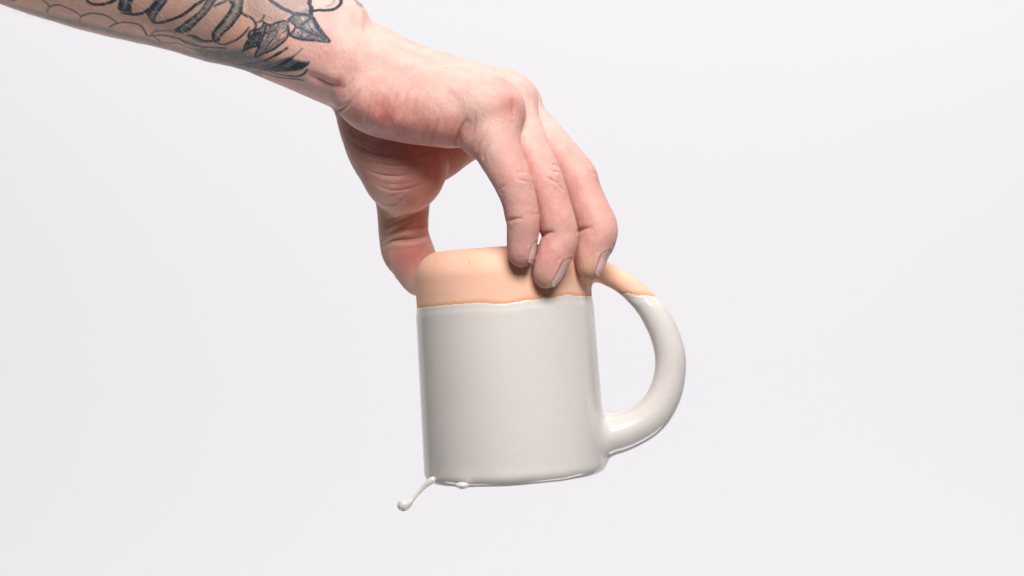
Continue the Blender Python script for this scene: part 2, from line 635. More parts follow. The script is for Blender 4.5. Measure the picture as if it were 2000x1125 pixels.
# forearm: a loft whose lower edge follows the photograph
ARM_A = W(-420, -300, 0)
ARM_B = W(650, 96, 0)
AT = (ARM_B - ARM_A); ARM_L = np.linalg.norm(AT); AT = AT / ARM_L
AN = np.array([-AT[2], 0, AT[0]])          # up, across the arm
LOW = np.array([(-420, -125), (-300, -92), (-150, -48), (0, 4), (50, 22), (100, 37), (150, 52.5), (200, 65), (250, 76), (300, 87), (340, 97), (400, 116), (450, 126),
                (480, 135), (530, 156), (580, 177), (610, 190), (640, 203), (680, 216)], float)
lowP = np.array([W(a, b, -4) for a, b in LOW])
ls = (lowP - ARM_A) @ AT
ln = (lowP - ARM_A) @ AN
THK = np.interp(ls, [0, 110, 180, 215, 245, 262], [90, 76, 64, 54, 46, 43])     # thickness in mm
DEP = np.interp(ls, [0, 110, 180, 215, 245, 262], [47, 42, 36, 31, 28, 27])     # half width in depth


def add_arm(F):
    sl, X, Y, Z = GH.box((-340, -72, -20), (W(715, 0, 0)[0], 62, 190))
    s = (X - ARM_A[0]) * AT[0] + (Z - ARM_A[2]) * AT[2]
    n = (X - ARM_A[0]) * AN[0] + (Z - ARM_A[2]) * AN[2]
    b = np.interp(s.ravel(), ls, ln).reshape(s.shape)
    t = np.interp(s.ravel(), ls, THK).reshape(s.shape)
    w = np.interp(s.ravel(), ls, DEP).reshape(s.shape)
    ra = t * 0.5
    c = b + ra
    q1 = (n - c) / ra
    q2 = (Y + 4.0) / w
    p = 2.25
    k0 = (np.abs(q1) ** p + np.abs(q2) ** p) ** (1 / p)
    g = np.sqrt((q1 / ra) ** 2 + (q2 / w) ** 2) + 1e-6
    d = k0 * (k0 - 1) / g
    end = s - ls[-1] + 2
    d = smax(d, end, 9.0)
    F[sl] = smin(F[sl], d.astype(np.float32), 6.0)


add_arm(palm)
add_ell(GH, palm, W(668, 46, -14), (12.0, 15.0, 12.0), 6.0)                       # head of the ulna
# metacarpals and back of the hand
chain(GH, palm, [(640, 100, -12, 18), (700, 132, -16, 15), (760, 160, -24, 13.3), (850, 186, -34, 12.2), (930, 204, -39, 11.7), (972, 216, -40, 11.0)], 6, 3)   # little finger
chain(GH, palm, [(640, 100, -4, 15), (718, 114, -8, 13.0), (800, 137, -13, 10.0), (900, 166, -18, 9.6), (970, 186, -21, 9.2), (1004, 194, -22, 9.2)], 6, 3)
chain(GH, palm, [(640, 100, 4, 15), (718, 116, 2, 12.4), (800, 140, 1, 9.8), (900, 168, 0, 9.2), (980, 193, -1, 9.0), (1012, 200, -2, 9.0)], 6, 3)
chain(GH, palm, [(650, 110, 12, 13), (730, 135, 12, 11), (820, 162, 16, 9.8), (920, 195, 20, 9.4), (996, 214, 20, 9.2)], 6, 3)
# heel of the hand, little-finger side
chain(GH, palm, [(704, 188, -20, 10.5), (732, 194, -26, 13.4), (770, 202, -30, 14.2), (820, 212, -33, 13.9), (868, 219, -36, 13.2), (886, 226, -37, 12.0)], 4, 3)
# palm filling
chain(GH, palm, [(720, 185, 0, 12), (800, 205, -5, 11.5), (900, 224, -5, 10), (960, 230, -4, 9.5)], 6, 3)
chain(GH, palm, [(740, 188, 14, 12), (830, 212, 16, 11), (930, 238, 16, 10)], 6, 3)

# ball of the thumb
then = GH.full()
chain(GH, then, [(706, 190, 4, 11), (722, 230, 6, 12.2), (754, 275, 4, 16.6), (784, 304, 0, 18.8), (789, 332, 0, 16.2), (788, 346, 2, 14.0)], 5, 3)
chain(GH, then, [(800, 298, 12, 14), (846, 298, 14, 11.5), (900, 267, 18, 9.8), (940, 250, 18, 9.2)], 5, 3)
palm = smin(palm, then, 4.0)
# thumb
thumb = GH.full()
chain(GH, thumb, [(782, 330, 14, 14), (786, 372, 17, 12.6), (787, 400, 19, 11.6), (787.5, 430, 21, 11.0), (788, 455, 22.5, 10.7), (790, 468, 23, 10.5),
                  (795, 488, 24, 11.4), (806, 507, 24.5, 10.4), (815, 530, 25, 8.6), (820, 551, 25.5, 6.6)], 2.0, 4)

# fingers: (px, py, depth, radius)
little = GH.full()
chain(GH, little, [(972, 216, -40, 11.0), (966, 258, -43, 10.9), (972, 290, -45, 9.9), (986, 320, -46.5, 8.9), (1000, 350, -48, 8.15), (1008, 372, -48.3, 7.35),
                   (1015, 395, -48, 7.1), (1019, 418, -47.8, 6.9), (1023, 432, -47.6, 6.6), (1022, 450, -46.8, 6.5), (1019.5, 475, -45.8, 6.1), (1019.5, 498, -44.9, 5.75)], 1.5, 4)
add_ell(GH, little, W(930, 262, -40), (8.5, 8, 9.5), 5.0)                          # soft fold at its root
ring = GH.full()
chain(GH, ring, [(1004, 194, -22, 9.2), (1010, 227, -26, 9.2), (1024, 270, -30.5, 9.2), (1041, 308, -34.5, 8.8), (1058, 345, -37.5, 8.5), (1070, 375, -38.6, 8.05),
                 (1080, 408, -39.3, 7.9), (1088, 438, -39.8, 8.0), (1094, 459, -39.8, 7.3), (1090.5, 478, -40.2, 7.5), (1083, 497, -40.8, 7.4), (1074, 517, -41.2, 6.8), (1067, 538, -41.2, 5.9)], 1.5, 4)
middle = GH.full()
chain(GH, middle, [(1012, 200, -2, 9.0), (1032, 236, -6, 9.0), (1067, 276, -10, 9.1), (1098, 310, -14, 8.8), (1124, 342, -17.5, 8.7), (1135, 368, -19, 8.2),
                   (1147, 396, -20.5, 8.1), (1161, 428, -22.5, 8.4), (1168, 450, -23.5, 8.55), (1163, 473, -24.3, 8.0), (1155, 498, -24.8, 6.8), (1153, 520, -25.0, 6.1)], 1.5, 4)
index = GH.full()
chain(GH, index, [(996, 214, 20, 9.2), (1030, 245, 22, 9.2), (1070, 290, 24, 8.8), (1105, 335, 26, 8.5), (1128, 380, 27, 8.0), (1142, 425, 27.5, 8.0),
                  (1148, 452, 27.5, 7.8), (1146, 480, 27.5, 7.2), (1144, 500, 27.5, 6.0)], 1.5, 4)

SK = smin(palm, little, 4.0)
for f, k in ((ring, 4.0), (middle, 4.0), (index, 5.0), (thumb, 6.0)):
    SK = smin(SK, smin(palm, f, k), 1.3)
# neighbouring fingers touch along a narrow cleft
for a_, b_ in ((little, ring), (ring, middle)):
    m_ = np.maximum(a_, b_) < 4.0
    av, bv, pv = a_[m_], b_[m_], palm[m_]
    SK[m_] += (1.1 * np.exp(-((av - bv) / 1.1) ** 2) * smooth(0.5, 4.0, pv) * smooth(4.0, 1.5, np.maximum(av, bv))).astype(np.float32)
# where skin presses on the mug it flattens against it
sl, X, Y, Z = GH.box(W(780, 620, 0) + [0, -60, 0], W(1230, 440, 0) + [0, 60, 0])
bs = body_sd(X, Y, Z)[0]
hd = handle_sd(X, Y, Z)
SK[sl] = smax(SK[sl], (0.12 - np.minimum(bs, hd)).astype(np.float32), 0.8)

V, Q = surface_nets(SK, GH)
V = relax(V, Q, 4)
print('hand nets', len(V), round(time.time() - T0, 1))

bvh = BVHTree.FromPolygons(V.tolist(), Q.tolist())
# one level of subdivision
E = np.sort(np.concatenate([Q[:, [k, (k + 1) % 4]] for k in range(4)]), 1)
key = E[:, 0].astype(np.int64) * len(V) + E[:, 1]
uk, ei = np.unique(key, return_inverse=True)
ne, nf, n0 = len(uk), len(Q), len(V)
mid = 0.5 * (V[uk // n0] + V[uk % n0])
cen = V[Q].mean(1)
ei = ei.reshape(4, nf).T + n0
fi = np.arange(nf) + n0 + ne
V = np.concatenate([V, mid, cen])
Q = np.concatenate([np.stack([Q[:, k], ei[:, k], fi, ei[:, (k + 3) % 4]], 1) for k in range(4)])
V = relax(V, Q, 1, 0.6)
nv = len(V)
print('hand subdiv', nv, round(time.time() - T0, 1))

CAM = Vector((0, -DIST, 0))


def hit(px, py):
    d = Vector(W(px, py, 0)) - CAM
    d.normalize()
    r = bvh.ray_cast(CAM, d)
    return (np.array(r[0]), np.array(r[1])) if r[0] is not None else (None, None)


def stroke_pts(line, step=1.0):
    """photo polyline -> dense points on the skin (plus parameter 0..1)"""
    L = np.array(line, float)
    if len(L) > 2:
        L = spline(L, 6)
    seg = np.linalg.norm(np.diff(L, axis=0), axis=1)
    s = np.concatenate([[0], np.cumsum(seg)])
    n = max(2, int(s[-1] / step) + 1)
    t = np.linspace(0, s[-1], n)
    P, tt = [], []
    for a in t:
        x = np.interp(a, s, L[:, 0]); y = np.interp(a, s, L[:, 1])
        p, _ = hit(x, max(y, -400))
        if p is not None:
            P.append(p); tt.append(a / s[-1])
    return np.array(P), np.array(tt)


def dirn(deg, z=0.0):
    return np.array([math.sin(math.radians(deg)), -math.cos(math.radians(deg)), z])


NAILS = [(W(1022, 468, -46.0), W(1019.5, 510, -44.7), dirn(63)), (W(1088, 493, -40.7), W(1065, 553, -41.2), dirn(68)),
         (W(1161, 484, -24.5), W(1152, 536, -25.0), dirn(62)), (W(1147, 470, 27.5), W(1144, 508, 27.5), dirn(115)),
         (W(808, 515, 24.6), W(820, 560, 25.5), np.array([-0.75, 0.62, -0.1]))]
SPANS = (0.60, 0.70, 0.70, 0.80, 0.80)
PX = to_px(V)
N = normals(V, Q)
view = V - np.array(CAM); view /= np.linalg.norm(view, axis=1, keepdims=True)
FACE = -(N * view).sum(1)


def near(P, rad):
    lo = P.min(0) - rad; hi = P.max(0) + rad
    return np.where(((V > lo) & (V < hi)).all(1))[0]


def dist_to(P, ids):
    d2 = np.full(len(ids), 1e9); am = np.zeros(len(ids), int)
    Vi = V[ids]
    for c in range(0, len(P), 64):
        dd = ((Vi[:, None, :] - P[None, c:c + 64]) ** 2).sum(2)
        j = dd.argmin(1); m = dd[np.arange(len(ids)), j]
        b = m < d2
        d2[b] = m[b]; am[b] = j[b] + c
    return np.sqrt(d2), am


# ---- creases and wrinkles: photo line, half width mm, depth mm, rim lift
CREASE = [
    ([(692, 150), (682, 160), (675, 168), (664, 177)], 0.8, 0.7, 0.2),
    ([(657, 217), (671, 211), (682, 201), (692, 188), (705, 173)], 1.0, 1.5, -1),
    ([(596, 143), (620, 155), (645, 165), (674, 169)], 2.4, 1.5, 0.2),
    ([(894, 283), (896, 270), (900, 257), (906, 244), (916, 231)], 1.15, 2.0, -1),
    ([(927, 215), (927, 240), (921, 262), (911, 278)], 0.8, 0.5, 0.2),
    ([(930, 293), (938, 275), (946, 261), (958, 239)], 0.8, 0.75, -1),
    ([(944, 312), (945, 301), (951, 290), (962, 279)], 0.9, 0.7, -1),
    ([(795, 175), (787, 205), (776, 232)], 1.3, 0.5, 0.2),
    ([(812, 190), (807, 215), (801, 240)], 1.2, 0.45, 0.2),
    ([(856, 230), (849, 260), (846, 280)], 0.9, 0.55, 0.2),
    ([(873, 233), (868, 255), (866, 276)], 0.8, 0.3, 0.1),
    ([(834, 240), (830, 262), (828, 278)], 0.8, 0.3, 0.1),
    ([(753, 185), (744, 207), (735, 224)], 1.5, 0.45, 0.2),
    ([(775, 180), (766, 205)], 1.2, 0.3, 0.1),
    ([(1068, 329), (1079, 335), (1091, 337), (1099, 346)], 0.6, 0.4, 0.3),
    ([(1066, 345), (1077, 352), (1092, 359)], 0.6, 0.45, 0.3),
    ([(1076, 324), (1086, 322), (1094, 326)], 0.6, 0.3, 0.2),
    ([(1088, 362), (1098, 368), (1104, 374)], 0.6, 0.3, 0.2),
    ([(1008, 337), (1020, 336), (1034, 338)], 0.6, 0.3, 0.2),
    ([(1010, 349), (1022, 353), (1036, 356)], 0.6, 0.3, 0.2),
    ([(1146, 322), (1156, 324), (1164, 331)], 0.6, 0.3, 0.2),
    ([(1150, 338), (1160, 340), (1168, 346)], 0.6, 0.25, 0.2),
    ([(991, 432), (1002, 429), (1013, 427), (1024, 427)], 0.9, 1.0, -1),
    ([(1053, 419), (1042, 419), (1034, 420)], 0.7, 0.35, -1),
    ([(970, 371), (980, 366), (992, 360)], 0.9, 0.7, -1),
    ([(976, 377), (984, 376)], 0.6, 0.4, 0.1),
    ([(1055, 462), (1062, 458), (1072, 455), (1086, 454)], 1.0, 1.4, -1),
    ([(1127, 453), (1134, 449), (1145, 446), (1160, 444)], 1.0, 1.5, -1),
    ([(744, 481), (757, 474), (775, 470), (800, 468), (820, 465), (838, 460)], 1.1, 2.3, 0.4),
    ([(750, 465), (768, 454), (786, 447), (805, 446)], 1.5, 1.1, 0.2),
    ([(800, 446), (820, 444), (836, 444)], 0.9, 0.8, 0.2),
    ([(772, 436), (795, 425), (820, 416), (838, 412)], 1.4, 0.6, 0.2),
    ([(678, 245), (700, 268), (740, 284), (790, 288)], 0.9, 0.30, 0.1),
    ([(690, 275), (720, 298), (760, 306), (810, 296)], 0.9, 0.35, 0.1),
    ([(700, 318), (730, 338), (760, 346), (790, 344)], 0.9, 0.30, 0.1),
    ([(712, 340), (740, 362), (775, 372), (815, 362)], 0.9, 0.25, 0.1),
    ([(760, 300), (800, 306), (835, 296), (860, 288)], 0.9, 0.30, 0.1),
    ([(800, 360), (830, 335), (850, 310)], 1.0, 0.35, 0.1),
    ([(1003, 192), (1005, 212), (1004, 232)], 1.3, 0.7, 0.1),
]
for k_ in range(15):                                   # fine lines across the ball of the thumb
    t_ = k_ / 14
    x0, y0 = 672 + 60 * t_ + 4 * math.sin(k_ * 2.1), 250 + 130 * t_
    x1, y1 = 830 + 20 * math.sin(k_ * 1.3) - 10 * t_, 285 + 85 * t_
    sagm = 22 + 6 * math.sin(k_ * 3.7)
    CREASE.append(([(x0, y0), (x0 * 0.7 + x1 * 0.3, y0 * 0.7 + y1 * 0.3 + sagm * 0.8), (x0 * 0.35 + x1 * 0.65, y0 * 0.35 + y1 * 0.65 + sagm * 0.8), (x1, y1)], 0.75, 0.16 + 0.10 * (k_ % 3), 0.1))
for k_ in range(9):                                    # and down the thumb
    y0 = 398 + 8.5 * k_
    CREASE.append(([(746 + 12 * (k_ % 3), y0 + 8), (785, y0 - 2), (832, y0 - 14)], 0.7, 0.18 + 0.08 * (k_ % 2), 0.1))
for k_ in range(16):                                   # skin folds along the edge of the hand
    x0 = 712 + 11.5 * k_
    CREASE.append(([(x0 + 12, 196 + 1.6 * k_), (x0 + 4, 228 + 1.4 * k_), (x0 - 3, 256 + 1.2 * k_)], 0.8, 0.14 + 0.10 * (k_ % 3 == 0), 0.1))
disp = np.zeros(nv)
for line, w, dep, lift in CREASE:
    P, tt = stroke_pts(line, 1.0)
    if len(P) < 2:
        continue
    ids = near(P, 4 * w)
    ids = ids[FACE[ids] > -0.4]
    d, am = dist_to(P, ids)
    tp = (np.sin(np.pi * np.clip(tt[am], 0, 1)) + 0.02) ** 0.7
    if lift < 0:
        tp = (1 - np.clip(tt[am], 0, 1)) ** 0.75 * smooth(-0.12, 0.15, tt[am])
        lift = 0.12
    w = w * 0.85
    disp[ids] += tp * (-dep * np.exp(-np.abs(d / w) ** 1.6) + 0.4 * lift * dep * np.exp(-((d - 2.6 * w) / (1.4 * w)) ** 2))
# soft bumps and hollows: px, py, radius, height
for x, y, r, hh in [(733, 230, 4.2, 0.8), (781, 240, 4.5, 0.9), (757, 236, 3.0, -0.5), (968, 178, 6, 0.5), (1020, 330, 4, -0.2), (1082, 342, 4.0, 0.35),
                    (1158, 333, 5, 0.5), (1024, 345, 4, 0.3), (1196, 455, 4, 0.4), (1117, 472, 4, 0.4), (650, 152, 6, 0.8), (640, 178, 5, -0.5),
                    (1003, 215, 4.5, -0.8), (860, 262, 6, 0.3), (705, 205, 5, 0.7)]:
    p, n_ = hit(x, y)
    if p is None:
        continue
    ids = near(p[None], 3 * r)
    d = np.linalg.norm(V[ids] - p, axis=1)
    disp[ids] += hh * np.exp(-(d / r) ** 2)
fold = np.zeros(nv)
for (b0, t0, n0), SPAN in zip(NAILS, SPANS):
    T = t0 - b0; L = np.linalg.norm(T); T = T / L
    n = n0 - T * (n0 @ T); n /= np.linalg.norm(n); Bn = np.cross(T, n)
    ids = near(np.stack([b0, t0]), 11)
    r_ = V[ids] - b0
    s_ = r_ @ T; a_ = r_ @ n; c_ = r_ @ Bn
    rad_ = np.sqrt(a_ * a_ + c_ * c_); an_ = np.arctan2(c_, a_)
    ok = (rad_ < 10) & ((N[ids] * (n * np.cos(an_)[:, None] + Bn * np.sin(an_)[:, None])).sum(1) > 0.1)
    uu = an_ / SPAN
    e1 = (np.abs(an_) - SPAN) * rad_
    e2 = 0.22 * L * uu * uu - s_
    e3 = s_ - (L + 3)
    e = np.maximum(np.maximum(e1, e2), e3)
    lat = smooth(-0.6, 0.6, e1 - e2)
    dd = -0.40 * (1 - smooth(-0.6, 0.3, e)) * (0.25 + 0.75 * smooth(0.0, 3.0, -e2)) + (0.10 + 0.26 * lat) * np.exp(-((e - 0.8) / 0.75) ** 2) * (1 - smooth(0.8 * L, L, s_))
    fold[ids] += np.where(ok, dd, 0)
disp += 0.10 * vnoise(V, 6.0, 1) + 0.05 * vnoise(V, 2.2, 2)
# keep the pads on the mug
mg = np.minimum(body_sd(V[:, 0], V[:, 1], V[:, 2])[0], 30)
disp *= smooth(0.3, 2.0, mg) * 1.0
V = V + N * (disp + fold)[:, None]

# ---- tattoo ink (0..1 per vertex)
ink = np.zeros(nv)


def ink_line(line, wpx, dark, soft=1.7):
    P, tt = stroke_pts(line, 1.2)
    if len(P) < 2:
        return
    w = (wpx * 0.62 + 0.3) * 0.229; dark = min(1.0, dark * 1.22)
    s_ = soft * 0.229
    ids = near(P, w + 3 * s_)
    d, am = dist_to(P, ids)
    v = dark * (1 - smooth(w - s_, w + s_, d))
    ink[ids] = np.maximum(ink[ids], v)


def poly_sd(pts, X):
    P = np.array(pts, float)
    d = np.full(len(X), 1e9); ins = np.zeros(len(X), bool)
    for i in range(len(P)):
        a, b = P[i], P[(i + 1) % len(P)]
        ab = b - a
        t = np.clip(((X - a) @ ab) / (ab @ ab + 1e-9), 0, 1)
        d = np.minimum(d, np.linalg.norm(X - a - t[:, None] * ab, axis=1))
        c = (a[1] > X[:, 1]) != (b[1] > X[:, 1])
        xi = a[0] + (X[:, 1] - a[1]) / (b[1] - a[1] + 1e-12) * ab[0]
        ins ^= c & (X[:, 0] < xi)
    return np.where(ins, -d, d)


ARMV = np.where((PX[:, 0] < 760) & (FACE > -0.05) & (PX[:, 1] > -80))[0]


def ink_poly(pts, dark, soft=2.2, sub=False):
    dark = min(1.0, dark * 1.15)
    P = np.array(pts, float)
    m = (PX[ARMV] > P.min(0) - 6).all(1) & (PX[ARMV] < P.max(0) + 6).all(1)
    ids = ARMV[m]
    if not len(ids):
        return
    d = poly_sd(pts, PX[ids])
    v = 1 - smooth(-soft, soft, d)
    if sub:
        ink[ids] *= 1 - v * dark
    else:
        ink[ids] = np.maximum(ink[ids], v * dark)


def ink_fade(line, wpx, amt, soft=2.0):
    P, tt = stroke_pts(line, 1.2)
    if len(P) < 2:
        return
    w = wpx * 0.5 * 0.229; s_ = soft * 0.229
    ids = near(P, w + 3 * s_)
    d, am = dist_to(P, ids)
    ink[ids] *= 1 - amt * (1 - smooth(w - s_, w + s_, d))


# grey tattoo wash along the underside, deepened to paint in the arm's shade
ink_poly([(-200, -60), (-20, -5), (60, 18), (93, 26), (158, 42), (216, 56), (285, 74), (330, 86), (370, 100), (430, 104), (480, 104), (500, 118), (520, 128), (510, 150), (440, 128), (300, 90), (100, 40), (0, 6)], 0.36, 6)
ink_poly([(375, 95), (470, 96), (505, 112), (560, 118), (560, 140), (470, 136), (400, 118)], 0.46, 7)
ink_poly([(470, -40), (590, -40), (600, 25), (560, 22), (530, 10), (500, 8)], 0.16, 8)
ink_poly([(485, 0), (525, 0), (560, 22), (560, 36), (535, 42), (510, 30), (480, 22)], 0.14, 6)
ink_poly([(225, -30), (480, -30), (470, 30), (445, 60), (425, 88), (340, 72), (290, 48), (228, 26)], 0.15, 10)
ink_poly([(478, -30), (600, -30), (606, 26), (575, 30), (545, 44), (515, 44), (480, 28)], 0.22, 9)
# scalloped line
ink_line([(60, -22), (83, 0), (90, 5), (94, 10), (96, 15)], 3.3, 0.62)
ink_line([(97, 14), (93, 19), (91, 25)], 4, 0.4, 1.6)
ink_line([(96, 14.5), (103, 11), (110, 9.5), (118, 10.5), (128, 14), (140, 19), (150, 25), (159, 32)], 3.3, 0.62)
ink_line([(158, 32), (156, 38), (156, 44)], 3, 0.35, 1.5)
ink_line([(159, 31.5), (168, 28), (178, 26), (186, 26), (200, 28), (212, 33), (222, 39), (228, 44)], 3.2, 0.62)
ink_line([(214, 53), (222, 48), (232, 45), (245, 43.5), (258, 45), (270, 47.5), (277, 52), (282, 60), (287, 70)], 3.4, 0.66)
ink_line([(287, 70), (300, 72), (308, 77), (312, 82)], 3.5, 0.5, 1.5)
ink_line([(0, -12), (10, -2), (22, 1), (30, -2)], 7, 0.35, 2.5)
# looping ribbons
ink_line([(160, -25), (168, -4), (175, 5), (185, 8.5), (200, 8.5), (214, 5), (224, 0), (236, -12)], 5, 0.75)
ink_poly([(233, -2), (240, -30), (290, -30), (262, -2), (257, 9), (257, 18), (258, 25), (250, 28), (240, 26), (232, 22), (229, 16), (231, 9)], 0.8)
ink_line([(238, 25), (255, 28), (268, 28), (280, 25), (290, 18)], 5, 0.8)
ink_poly([(305, -2), (320, -30), (350, -30), (331, -2), (322, 9), (316, 18), (310, 26), (305, 33), (303, 40), (312, 45), (300, 46.5), (292, 38), (285, 28), (286, 19), (296, 8)], 0.82)
ink_line([(300, 44), (315, 44), (330, 40), (345, 34.5), (360, 27), (372, 18), (382, 10), (394, 2), (410, -14)], 5, 0.74)
ink_poly([(403, -2), (415, -30), (440, -30), (426, -2), (418, 8), (410, 20), (400, 32), (388, 43), (378, 53), (370, 62), (355, 66), (342, 63), (339, 57), (352, 50), (364, 40), (378, 30), (390, 20), (397, 10)], 0.76)
ink_line([(419, 12), (428, 7.5), (440, 2), (450, -2)], 4, 0.6)
ink_poly([(446, -2), (455, -30), (475, -30), (473, 0), (472, 12), (470, 26), (464, 33), (456, 44), (446, 55), (434, 66), (428, 74), (427, 82), (418, 80), (415, 72), (417, 62), (427, 50), (437, 38), (447, 25), (454, 10)], 0.55)
ink_line([(474, -4), (472, 12), (470, 25), (462, 36), (450, 52), (436, 64), (428, 74), (426, 81)], 3.5, 0.8)
ink_line([(451, 4), (455, 9), (448, 25), (438, 38), (428, 50), (418, 62), (416, 72), (420, 81)], 4.5, 0.82)
ink_line([(420, 82), (430, 86), (440, 87), (452, 82), (463, 77), (472, 70), (480, 62), (486, 54)], 3.2, 0.6)
# paler middles of the ribbons
ink_fade([(252, -10), (246, 4), (243, 16)], 7, 0.30, 3)
ink_fade([(322, -10), (312, 8), (302, 22), (296, 34)], 8, 0.34, 3)
ink_fade([(418, -10), (408, 8), (394, 26), (376, 42), (356, 56)], 8, 0.36, 3)
ink_fade([(462, -5), (463, 12), (455, 30), (443, 46), (430, 60), (423, 74)], 6, 0.40, 3)
# vines below
ink_line([(366, 69), (380, 71), (390, 76), (400, 80), (414, 80)], 4.5, 0.72)
ink_poly([(372, 70), (392, 76), (412, 80), (405, 84), (390, 83), (378, 78)], 0.5)
ink_line([(292, 71), (300, 63), (308, 56)], 3, 0.45)
ink_line([(300, 62), (318, 60), (333, 60), (342, 64)], 2.6, 0.55)
ink_line([(296, 70), (320, 69), (340, 73), (352, 76), (360, 82), (372, 86), (385, 90), (400, 92), (420, 93), (440, 94)], 4, 0.62)
ink_line([(312, 81), (330, 84), (345, 84), (355, 88), (370, 94), (385, 97), (402, 95)], 2.6, 0.58)
ink_line([(300, 84), (320, 88), (345, 96), (362, 103)], 2.2, 0.4)
ink_poly([(350, 76), (372, 80), (395, 88), (380, 92), (362, 86)], 0.4, 3)
# leaves
LEAF1 = [(475, 100), (479, 88), (485, 78), (486, 66), (492, 60), (505, 57), (512, 52), (516, 45), (528, 49), (545, 43), (561, 42), (564, 60), (560, 74), (548, 86), (532, 97),
         (515, 104), (498, 112), (503, 97), (507, 90), (495, 91), (486, 95)]
ink_poly(LEAF1, 0.40, 1.6)
ink_poly([(475, 100), (480, 86), (487, 70), (497, 60), (512, 60), (515, 72), (506, 90), (495, 91), (486, 95)], 0.66, 3)
ink_poly([(548, 58), (557, 56), (560, 66), (553, 74), (545, 76)], 0.8, 2.5, True)
ink_poly([(514, 68), (524, 64), (522, 72), (514, 80)], 0.5, 2.5, True)
ink_poly([(528, 74), (538, 72), (536, 84), (526, 90)], 0.5, 2.5, True)
ink_line(LEAF1 + LEAF1[:1], 3, 0.85)
ink_line([(520, 47), (517, 60), (512, 75), (505, 92), (498, 111)], 3, 0.75)
ink_line([(545, 44), (538, 58), (526, 62), (516, 66)], 2.6, 0.66)
ink_line([(560, 44), (548, 52), (540, 66), (530, 80), (515, 100)], 2.6, 0.6)
ink_line([(562, 44), (562, 55), (566, 69)], 4, 0.75)
ink_line([(470, 24), (480, 30), (492, 36), (498, 44), (500, 50), (497, 59)], 4, 0.72)
ink_line([(500, 44), (508, 42), (513, 37), (516, 30)], 3.4, 0.66)
ink_line([(512, 40), (519, 46)], 3, 0.66)
LEAF2 = [(570, 32), (590, 29), (609, 32), (615, 40), (622, 52), (632, 65), (642, 80), (630, 81), (615, 79), (600, 78), (585, 76), (573, 72), (566, 66), (572, 62), (577, 52), (569, 42), (562, 40)]
ink_poly(LEAF2, 0.50, 1.6)
ink_poly([(575, 58), (583, 57), (588, 65), (582, 70), (574, 68)], 0.85, 2, True)
ink_poly([(589, 33), (600, 33), (592, 41), (586, 40)], 0.75, 2, True)
ink_poly([(563, 46), (570, 46), (574, 54), (568, 60)], 0.8, 2, True)
ink_poly([(592, 64), (602, 66), (598, 72), (592, 71)], 0.6, 2, True)
ink_poly([(606, 42), (612, 50), (618, 62), (604, 56), (596, 50)], 0.45, 3, True)
ink_line(LEAF2 + LEAF2[:1], 3.2, 0.76)
ink_line([(590, 48), (600, 40), (608, 33)], 4, 0.8)
ink_line([(578, 52), (590, 56), (605, 64), (622, 72), (640, 80)], 3.6, 0.74)
ink_line([(600, 40), (606, 54), (616, 64), (632, 74)], 3, 0.62)
ink_line([(516, -14), (528, 0), (535, 5), (545, 12), (555, 18), (565, 22), (573, 26), (585, 27), (598, 29), (608, 32)], 6, 0.9)
ink_line([(608, 31), (615, 42), (622, 55), (632, 68), (642, 80)], 6.5, 0.9)
ink_line([(560, 43), (568, 36), (575, 30)], 4, 0.8)
ink_poly([(585, 22), (600, 14), (606, 20), (604, 30), (590, 28)], 0.4, 3)
# hatching inside the leaves, and their toothed edges
for leaf, ax_, n_ in ((LEAF1, (-0.55, 0.83), 46), (LEAF2, (0.80, 0.60), 34)):
    A = np.array(leaf, float)
    k_ = 0
    while k_ < n_:
        c_ = np.array([rng.uniform(A[:, 0].min(), A[:, 0].max()), rng.uniform(A[:, 1].min(), A[:, 1].max())])
        if poly_sd(leaf, c_[None])[0] > -1.5:
            continue
        k_ += 1
        dd_ = np.array(ax_) + rng.normal(0, 0.28, 2); dd_ /= np.linalg.norm(dd_)
        ln_ = rng.uniform(3, 7)
        ink_line([tuple(c_ - dd_ * ln_), tuple(c_ + rng.normal(0, 0.8, 2)), tuple(c_ + dd_ * ln_)], rng.uniform(1.0, 2.2), rng.uniform(0.45, 0.72))
    for a_, b_ in zip(A, np.roll(A, -1, 0)):
        m_ = int(np.linalg.norm(b_ - a_) / 5)
        for t_ in range(1, m_):
            c_ = a_ + (b_ - a_) * t_ / m_
            nn_ = np.array([b_[1] - a_[1], a_[0] - b_[0]]); nn_ /= np.linalg.norm(nn_)
            ink_line([tuple(c_ - nn_ * 2), tuple(c_ + nn_ * rng.uniform(0.5, 2.5) + (b_ - a_) / m_ * 0.4)], 1.6, 0.7)
# ring by the ulna
ink_line([(604, -20), (605, 0), (604, 7), (608, 15), (607, 24), (608, 32)], 7, 0.82)
ink_line([(608, 22), (620, 20), (635, 20), (650, 18.5), (660, 13), (666, 4), (662, -10), (645, -22), (620, -24), (605, -16)], 5.5, 0.74)
ink_line([(640, 12), (650, 6), (655, -4)], 5, 0.3, 3)
ink_poly([(688, -4), (700, -4), (712, 11), (705, 15), (697, 9)], 0.32, 3)
